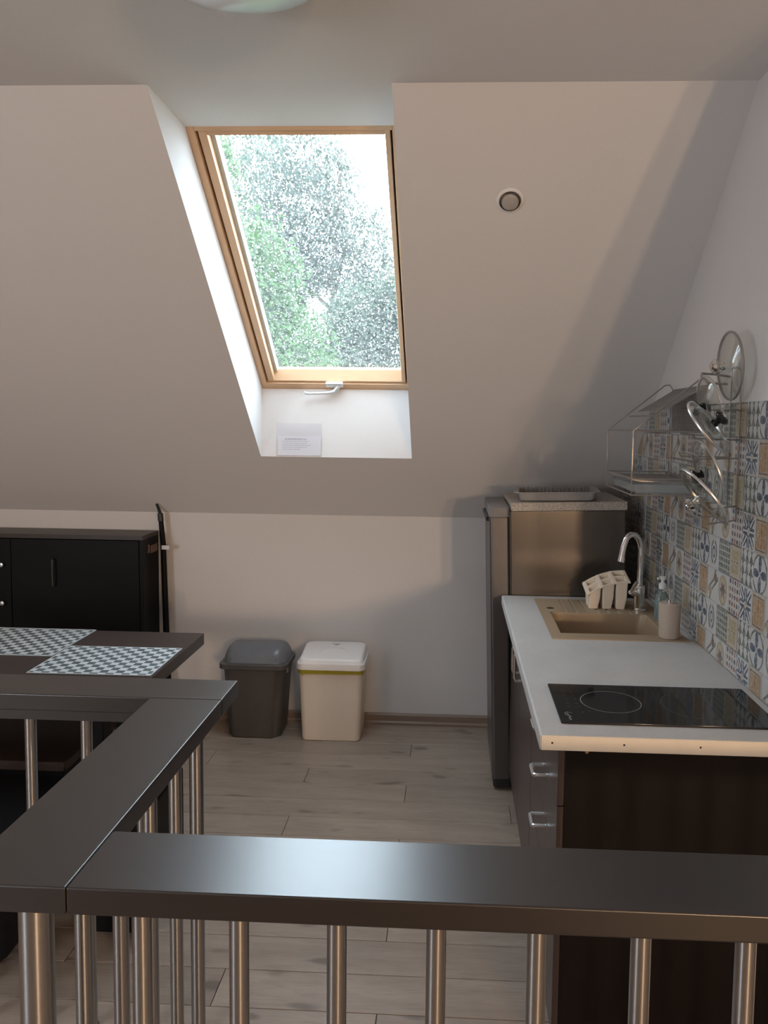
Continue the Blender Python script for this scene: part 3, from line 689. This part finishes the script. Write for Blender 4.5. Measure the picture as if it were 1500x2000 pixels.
LG = 'glass pot lids hung beside the wire rack'
lids = [(1, (.800, 2.289, 1.800), (-.998, -.018, -.057), .200, 'largest clear glass lid, upright at the top against the painted wall'),
        (2, (.765, 2.345, 1.687), (-.974, -.039, -.224), .180, 'clear glass pot lid second from top, upright beside the mesh roof'),
        (3, (.715, 2.194, 1.622), (.663, -.446, .601), .178, 'tilted glass lid with knob facing up, just below the mesh roof'),
        (4, (.745, 2.279, 1.491), (-.937, -.032, -.347), .196, 'glass pot lid with black knob facing out, middle of the lid stack'),
        (5, (.700, 2.168, 1.431), (-.774, -.020, -.632), .189, 'lowest glass pot lid, tilted with knob pointing down left')]
for k, c, n_v, D, lab in lids:
    e = empty('pot_lid', c, lab, 'pot lid', LG)
    mm = Matrix.Translation(c) @ Vector(n_v).to_track_quat('Z', 'Y').to_matrix().to_4x4(); r = D / 2
    b = B(); h = .020; pr = [(r - .003, 0), (r * .93, .004), (r * .8, h * .5), (r * .55, h * .82), (r * .25, h), (.008, h + .001), (.008, h - .002), (r * .25, h - .003), (r * .55, h * .82 - .003), (r * .8, h * .5 - .003), (r * .93, .001)]
    lathe(b, pr + [pr[0]], 48, mm, cap=False); obj('glass_dome', b, 'lidglass', e)
    b = B(); lathe(b, [(r - .0045, -.003), (r, -.0035), (r + .0012, .0), (r, .0035), (r - .0045, .0035), (r - .0045, -.003)], 64, mm, cap=False); obj('steel_rim', b, 'alu' if k != 1 else 'wire', e)
    b = B(); lathe(b, [(.0001, h - .004), (.012, h - .004), (.012, h + .003), (.009, h + .006), (.010, h + .012), (.020, h + .018), (.023, h + .025), (.016, h + .032), (.0001, h + .033)], 20, mm, cap=False)
    obj('knob', b, 'blackgloss' if k in (3, 4, 2) else 'chrome', e)
    b = B(); lathe(b, [(.0001, h + .033), (.010, h + .033), (.009, h + .036), (.0001, h + .037)], 16, mm, cap=False); obj('knob_cap', b, 'chrome', e)
hk = empty('lid_holder', (.848, 2.33, 1.33), 'silver wire lid holder on the wall next to the dish rack', 'hook rail')
b = B(); tube(b, [(.845, 2.40, 1.34), (.845, 2.40, 1.79), (.838, 2.38, 1.80), (.838, 2.34, 1.80), (.845, 2.32, 1.79), (.845, 2.32, 1.34)], .0026, 8); obj('back_wire', b, 'wire', hk)
for zc_, dx in ((1.672, .07), (1.585, .11), (1.53, .15), (1.388, .11), (1.345, .12)):
    b = B(); tube(b, [(.845, 2.40, zc_), (.845 - dx, 2.38, zc_ + .002), (.845 - dx - .012, 2.36, zc_ + .016), (.845 - dx - .012, 2.22, zc_ + .016), (.845 - dx, 2.20, zc_ + .002), (.845, 2.32, zc_)], .0022, 6); obj('arm', b, 'wire', hk)
b = B(); tube(b, [(.845, 2.40, 1.775), (.80, 2.41, 1.783), (.755, 2.40, 1.785), (.742, 2.36, 1.772), (.748, 2.32, 1.752), (.800, 2.30, 1.748)], .0035, 8); obj('arm', b, 'wire', hk)

# ------------------------------------------------------------------ waste bins
q_ = empty('waste_bin', (-.995, 3.885, 0), 'anthracite swing-lid waste bin standing against the back wall', 'waste bin', 'two waste bins by the back wall')
cx, cy = -.998, 3.885
def oct_(z, w, d, ch, cx, cy):   # cut-corner section
    return [(cx + x, cy + y, z) for x, y in ((w / 2 - ch, -d / 2), (w / 2, -d / 2 + ch), (w / 2, d / 2 - ch * .5), (w / 2 - ch * .5, d / 2), (-w / 2 + ch * .5, d / 2), (-w / 2, d / 2 - ch * .5), (-w / 2, -d / 2 + ch), (-w / 2 + ch, -d / 2))]
b = B(); loft(b, [oct_(.001, .262, .196, .040, cx, cy), oct_(.006, .270, .204, .042, cx, cy), oct_(.375, .316, .238, .040, cx, cy)]); bb = obj('bin_body', b, 'greybin', q_)
for s in (-1, 1):
    b = B(); tube(b, [(cx + s * .096, cy - .1035, .012), (cx + s * .120, cy - .1205, .37)], .003, 6); obj('corner_rib', b, 'greybin', bb)
b = B(); loft(b, [sec(.362, .330, .250, .035, cx, cy), sec(.366, .350, .264, .040, cx, cy), sec(.388, .350, .264, .040, cx, cy), sec(.392, .338, .252, .036, cx, cy)]); lid_ = obj('lid_frame', b, 'greybin', q_)
b = B(); secs = []
for z, w, d in ((.388, .332, .244), (.412, .326, .226), (.436, .312, .196), (.456, .290, .152), (.466, .262, .10), (.468, .20, .05)): secs.append(sec(z, w, d, min(w, d) * .30, cx, cy + .012))
loft(b, secs); fl = obj('swing_flap', b, 'greylid', q_)
b = B(); tube(b, [(cx - .115, cy - .106, .405), (cx - .118, cy - .072, .434), (cx - .105, cy - .03, .458), (cx + .105, cy - .03, .458), (cx + .118, cy - .072, .434), (cx + .115, cy - .106, .405)], .0018, 5); obj('flap_outline', b, 'greybin', fl)
b = B(); tube(b, [(cx + .172, cy - .10, .372), (cx + .178, cy - .105, .358), (cx + .170, cy - .110, .350)], .006, 8); obj('catch', b, 'greybin', lid_)

q2 = empty('waste_bin', (-.60, 3.885, 0), 'white plastic waste bin with lid and olive bag edge, right of the dark bin', 'waste bin', 'two waste bins by the back wall')
cx, cy = -.601, 3.885
b = B(); loft(b, [sec(.001, .286, .212, .022, cx, cy), sec(.006, .296, .220, .026, cx, cy), sec(.345, .326, .240, .030, cx, cy), sec(.368, .328, .242, .030, cx, cy)]); obj('bin_body', b, 'whitebin', q2)
b = B(); n = 96; outer = rrect(.334, .248, .032, cx, cy, 23); A = []; rr = random.Random(8)
ph = [rr.uniform(0, 6.28) for _ in range(4)]
for i, (x, y) in enumerate(outer):
    t = i / len(outer) * 6.283; low = .350 + .003 * math.sin(5 * t + ph[0]) + .003 * math.sin(11 * t + ph[1]); k = .0008 * math.sin(29 * t + ph[2])
    A.append([b.verts.new((cx + (x - cx) * (1 + k), cy + (y - cy) * (1 + k), low)), b.verts.new((cx + (x - cx) * 1.006, cy + (y - cy) * 1.006, .362)), b.verts.new((x, y, .378))])
for i in range(len(A)):
    p, q = A[i], A[(i + 1) % len(A)]; b.faces.new((p[0], q[0], q[1], p[1])); b.faces.new((p[1], q[1], q[2], p[2]))
obj('bin_bag', b, 'greenbag', q2, label='olive green bag edge under the lid')
b = B(); loft(b, [sec(.372, .340, .256, .034, cx, cy), sec(.374, .352, .264, .040, cx, cy), sec(.402, .350, .262, .040, cx, cy), sec(.408, .340, .252, .036, cx, cy), sec(.404, .330, .244, .034, cx, cy)], cap1=False)
obj('lid_rim', b, 'whitelid', q2)
b = B(); loft(b, [sec(.401, .332, .246, .034, cx, cy, 0), sec(.424, .326, .238, .036, cx, cy, .10), sec(.436, .316, .228, .036, cx, cy, .13), sec(.440, .300, .212, .034, cx, cy, .13), sec(.4385, .29, .20, .03, cx, cy, .13)]); ld = obj('lid', b, 'whitelid', q2)
b = B(); ft = lambda y: .4395 + (y - cy) * .13
tube(b, [(cx + .072 * math.cos(rad(a)), cy - .03 + .06 * math.sin(rad(a)), ft(cy - .03 + .06 * math.sin(rad(a)))) for a in range(10, 171, 10)], .0018, 5)
obj('pressed_arc', b, 'whitelid', ld)
b = B(); lathe(b, [(.0001, .004), (.016, .003), (.020, 0)], 24, Matrix.Translation((cx, cy + .088, ft(cy + .088))), cap=False); obj('button', b, 'whitelid', ld)

# ------------------------------------------------------------------ shoe cabinet and pole at the back wall
sx1, sx0, sy0, sy1, sz = -1.569, -2.60, 3.80, 4.012, 1.029
a_ = empty('shoe_cabinet', (-2.08, 3.9, 0), 'shallow black cabinet with small metal handles against the back wall', 'cabinet')
b = B(); box(b, sx0, sx1 - .002, sy0 + .018, sy1, .02, sz - .022); obj('body', b, 'black', a_)
b = B(); box(b, sx0 - .005, sx1, sy0 - .0, sy1, sz - .022, sz, .0015, 2); obj('top_panel', b, 'tabletop', a_)
b = B(); box(b, sx1 - .018, sx1 + .0, sy0 + .002, sy1, .0, sz - .022, .001, 1); sp2 = obj('side_panel', b, 'black', a_)
for x0_, x1_ in ((-2.596, -2.26), (-2.256, -1.59)):
    b = B(); box(b, x0_, x1_, sy0, sy0 + .017, .09, sz - .026, .0015, 1); dd = obj('door', b, 'black', a_)
    b = B()
    if x1_ > -2: tube(b, [(-2.028, sy0, .905), (-2.028, sy0 - .022, .903), (-2.028, sy0 - .024, .84), (-2.028, sy0 - .022, .767), (-2.028, sy0, .765)], .005, 8); obj('handle', b, 'fridge', dd)
    else:
        lathe(b, [(.0001, .022), (.011, .020), (.011, .014), (.005, .010), (.005, 0)], 16, Matrix.Translation((-2.30, sy0, .869)) @ Matrix.Rotation(rad(90), 4, 'X')); obj('knob', b, 'alu', dd)
        b = B(); lathe(b, [(.0001, .022), (.011, .020), (.011, .014), (.005, .010), (.005, 0)], 16, Matrix.Translation((-2.30, sy0, .670)) @ Matrix.Rotation(rad(90), 4, 'X')); obj('knob', b, 'alu', dd)
b = B(); box(b, sx1, sx1 + .003, 3.868, 3.885, .930, .972); box(b, sx1, sx1 + .005, 3.90, 3.985, .925, .965, .001, 1); obj('wall_bracket', b, plain('worn_bracket', (.22, .14, .11), .5, .3, var=.6, scale=60), sp2, label='worn brown metal bracket')
# screen pole leaning behind
p_ = empty('pole', (-1.515, 3.985, 0), 'black pole leaning upright beside the black cabinet, with white clip', 'pole')
b = B(); tube(b, [(-1.505, 3.970, .012), (-1.528, 3.974, .95), (-1.543, 3.976, 1.12)], [.018, .014, .012], 14); obj('shaft', b, 'black', p_)
b = B(); tube(b, [(-1.5405, 3.9755, 1.085), (-1.5435, 3.976, 1.125)], .0145, 14); obj('collar', b, 'rubber', p_)
b = B(); tube(b, [(-1.543, 3.976, 1.12), (-1.549, 3.970, 1.150), (-1.554, 3.955, 1.176)], [.009, .008, .007], 12); obj('grip', b, 'rubber', p_)
b = B(); box(b, -1.530, -1.490, 3.950, 3.958, .936, .958, .002, 1); obj('clip', b, 'paper', p_, label='white clip')
b = B(); tube(b, [(-1.505, 3.970, .002), (-1.505, 3.970, .014)], .022, 12); obj('end_cap', b, 'rubber', p_)

# ------------------------------------------------------------------ table, placemats, stool
tx1, ty0, ty1, tz = -1.009, 2.42, 3.055, .75
t_e = empty('dining_table', (-1.70, 2.74, 0), 'dark brown dining table behind the railing at the left', 'table')
b = B(); box(b, -2.40, tx1, ty0, ty1, tz - .047, tz, .0022, 2); obj('tabletop', b, 'tabletop', t_e)
b = B(); box(b, -2.3, tx1 - .14, ty0 + .11, ty1 - .11, tz - .12, tz - .047); obj('apron', b, 'black', t_e)
for x in (-2.30, tx1 - .20):
    for y in (ty0 + .02, ty1 - .15): b = B(); box(b, x, x + .06, y, y + .06, .0, tz - .047, .002, 1); obj('leg', b, 'black', t_e)
def mat_(cx, cy, w, d, rz, z, lab):
    e = empty('placemat', (cx, cy, z), lab, 'placemat', 'chequered placemats on the dining table', rz)
    b = B(); box(b, -w / 2, w / 2, -d / 2, d / 2, 0, .0018, .0006, 1); lob('weave', b, 'placemat', e, smooth=False)
    b = B()
    for x0_, x1_, y0_, y1_ in ((-w / 2 - .001, w / 2 + .001, -d / 2 - .001, -d / 2 + .003), (-w / 2 - .001, w / 2 + .001, d / 2 - .003, d / 2 + .001), (-w / 2 - .001, -w / 2 + .003, -d / 2, d / 2), (w / 2 - .003, w / 2 + .001, -d / 2, d / 2)): box(b, x0_, x1_, y0_, y1_, .0002, .0024)
    lob('hem', b, plain('pale_hem', (.60, .64, .66), .6), e, smooth=False)
mat_(-1.235, 2.672, .43, .316, .010, tz + .0008, 'grey and white chequered placemat at the right end of the table')
mat_(-1.675, 2.876, .43, .355, .0, tz + .0008, 'grey and white chequered placemat further back at the left edge')
u_ = empty('stool', (-1.56, 2.66, 0), 'dark wooden stool with brown wood-grain seat, under the table behind the railing', 'stool')
b = B(); box(b, -1.82, -1.295, 2.46, 2.86, .430, .463, .003, 1); obj('seat', b, 'brownseat', u_)
b = B(); box(b, -1.81, -1.305, 2.475, 2.85, .12, .43); obj('side_panels', b, 'black', u_)
for x in (-1.80, -1.355):
    for y in (2.48, 2.80): b = B(); box(b, x, x + .04, y, y + .04, 0, .12); obj('leg', b, 'black', u_)
u3 = empty('storage_stool', (-1.035, 2.42, 0), 'black upholstered box stool under the right end of the dining table', 'stool')
b = B(); box(b, -1.135, -.935, 2.25, 2.60, .015, .40, .01, 2); obj('body', b, 'black', u3)
b = B(); box(b, -1.14, -.93, 2.245, 2.605, .402, .455, .018, 3); obj('cushion', b, 'black', u3)
for x in (-1.11, -.99):
    for y in (2.28, 2.54): b = B(); box(b, x, x + .03, y, y + .03, 0, .015); obj('foot', b, 'black', u3)
u2 = empty('bench', (-1.5, 2.23, 0), 'black curved-leg bench frame behind the railing at the left edge', 'bench')
for y in (2.12, 2.36):
    b = B(); pts = [(-1.286, y, .40), (-1.286, y, .20)] + [(-1.286 - .09 * (1 - math.cos(rad(a))), y, .120 - .09 * math.sin(rad(a))) for a in range(0, 91, 15)] + [(-1.75, y, .030)]
    rws = []
    for i, p in enumerate(pts):
        p = Vector(p); d = (Vector(pts[min(i + 1, len(pts) - 1)]) - Vector(pts[max(i - 1, 0)])).normalized(); q_s = Vector((d.z, 0, -d.x))
        rws.append([b.verts.new(p + q_s * a + V(0, c, 0)) for a, c in ((.029, -.02), (.029, .02), (-.029, .02), (-.029, -.02))])
    for p, q in zip(rws, rws[1:]):
        for k in range(4): b.faces.new((p[k], p[(k + 1) % 4], q[(k + 1) % 4], q[k]))
    b.faces.new(rws[0]); b.faces.new(rws[-1][::-1]); obj('sled_leg', b, 'black', u2)
    b = B(); box(b, -1.79, -1.75, y - .02, y + .02, .0, .40); obj('leg', b, 'black', u2)
b = B(); box(b, -1.80, -1.257, 2.05, 2.42, .40, .44, .004, 2); obj('seat', b, 'black', u2)

# ------------------------------------------------------------------ trees outside
def tree(loc, h, crowns, nleaf, size, mt, lab, seed, lean=(0, 0)):
    rr = random.Random(seed); x0_, y0_ = loc; e = empty('tree', (x0_, y0_, -3.0), lab, 'tree', 'trees outside the skylight')
    b = B(); top = V(x0_ + lean[0], y0_ + lean[1], h); base = V(x0_, y0_, -3.0)
    tube(b, [base.lerp(top, k / 6) + V(rr.uniform(-.06, .06), rr.uniform(-.06, .06), 0) * (k > 0) for k in range(7)], [.13 - .018 * k for k in range(7)], 8)
    for c, rad_ in crowns:
        c = V(*c); a = base.lerp(top, max(.25, min(.95, (c.z + 2.2) / (h + 3)))); tube(b, [a, a.lerp(c, .5) + V(0, 0, .1), c], [.05, .03, .012], 6)
        for _ in range(5):
            d = V(rr.gauss(0, 1), rr.gauss(0, 1), rr.gauss(.3, 1)).normalized() * rad_[0] * .9; tube(b, [c, c + d * .5 + V(0, 0, .05), c + d], [.014, .009, .004], 4)
    obj('trunk', b, 'bark', e)
    verts, faces = [], []
    for c, rad_ in crowns:
        w = nleaf * rad_[0] * rad_[2] / sum(r2[0] * r2[2] for _, r2 in crowns)
        nclump = int(w / 14)
        for _ in range(nclump):
            while True:
                p = V(rr.uniform(-1, 1), rr.uniform(-1, 1), rr.uniform(-1, 1))
                if p.length < 1: break
            p *= rr.uniform(.85, 1.12)
            cc = V(c[0] + p.x * rad_[0], c[1] + p.y * rad_[1], c[2] + p.z * rad_[2])
            for _ in range(14):
                q = cc + V(rr.gauss(0, .09), rr.gauss(0, .09), rr.gauss(0, .09)); s = size * rr.uniform(.6, 1.3)
                a = V(rr.gauss(0, 1), rr.gauss(0, 1), rr.gauss(0, 1)).normalized(); bq = a.orthogonal().normalized(); i = len(verts)
                verts += [q - a * s, q + bq * s * .5, q + a * s, q - bq * s * .5]; faces.append((i, i + 1, i + 2, i + 3))
    me = bpy.data.meshes.new('foliage'); off = V(x0_, y0_, -3.0); me.from_pydata([v - off for v in verts], [], faces); me.materials.append(mt)
    o = bpy.data.objects.new('foliage', me); S.collection.objects.link(o); o.parent = e; o['kind'] = 'stuff'
lg = leaf_mat('leaf_fresh_green', (.050, .115, .026)); lb = leaf_mat('leaf_blue_green', (.052, .082, .050)); lp = leaf_mat('leaf_pale', (.058, .082, .060))
tree((-2.6, 15.5), 8.4, [((-3.15, 15.5, 6.3), (1.15, 1.2, 1.1)), ((-2.2, 15.6, 5.0), (1.1, 1.1, .9)), ((-3.6, 15.3, 4.6), (1.1, 1, 1.0)), ((-1.7, 15.5, 3.9), (.7, .8, .7))], 21000, .046, lp, 'tall loose-leaved tree reaching the top of the skylight view', 1, (.3, 0))
tree((-3.7, 11.5), 6.0, [((-3.15, 11.5, 3.6), (.85, .8, 1.0)), ((-2.6, 11.6, 2.3), (.9, .8, 1.1)), ((-3.9, 11.5, 4.9), (.6, .7, 1.2))], 24000, .046, lg, 'bright green dense tree at the left of the skylight view', 2)
tree((-1.2, 13.5), 4.3, [((-1.55, 13.5, 3.3), (.8, .8, .75)), ((-.85, 13.6, 3.7), (.55, .8, .6)), ((-.3, 13.6, 3.1), (.8, 1, .8)), ((-1.9, 13.4, 2.0), (1.2, 1, 1.0)), ((-.4, 13.4, 1.8), (1.2, 1, 1.0))], 32000, .048, lb, 'grey-green rounded tree low at the right of the skylight view', 3)
tree((-6.2, 19), 10, [((-5.35, 19, 7.7), (1.15, 1, 1.6)), ((-6.2, 19, 5.4), (1.3, 1, 1.6))], 10000, .048, lb, 'tree at the upper left corner of the skylight view', 4)
tree((3.6, 14.8), 5.2, [((3.4, 14.8, 4.4), (1.2, 1, 1.1)), ((3.8, 14.9, 2.8), (1.4, 1.1, 1.2)), ((3.3, 14.8, 1.7), (1.2, 1, 1.1))], 12000, .048, lg, 'leafy tree standing outside, hidden right of the skylight view', 5)
tree((-8.2, 13.5), 6.5, [((-8.0, 13.5, 5.4), (1.2, 1, 1.3)), ((-7.6, 13.5, 3.4), (1.4, 1.1, 1.3))], 9000, .048, lp, 'leafy tree standing outside, hidden left of the skylight view', 6)
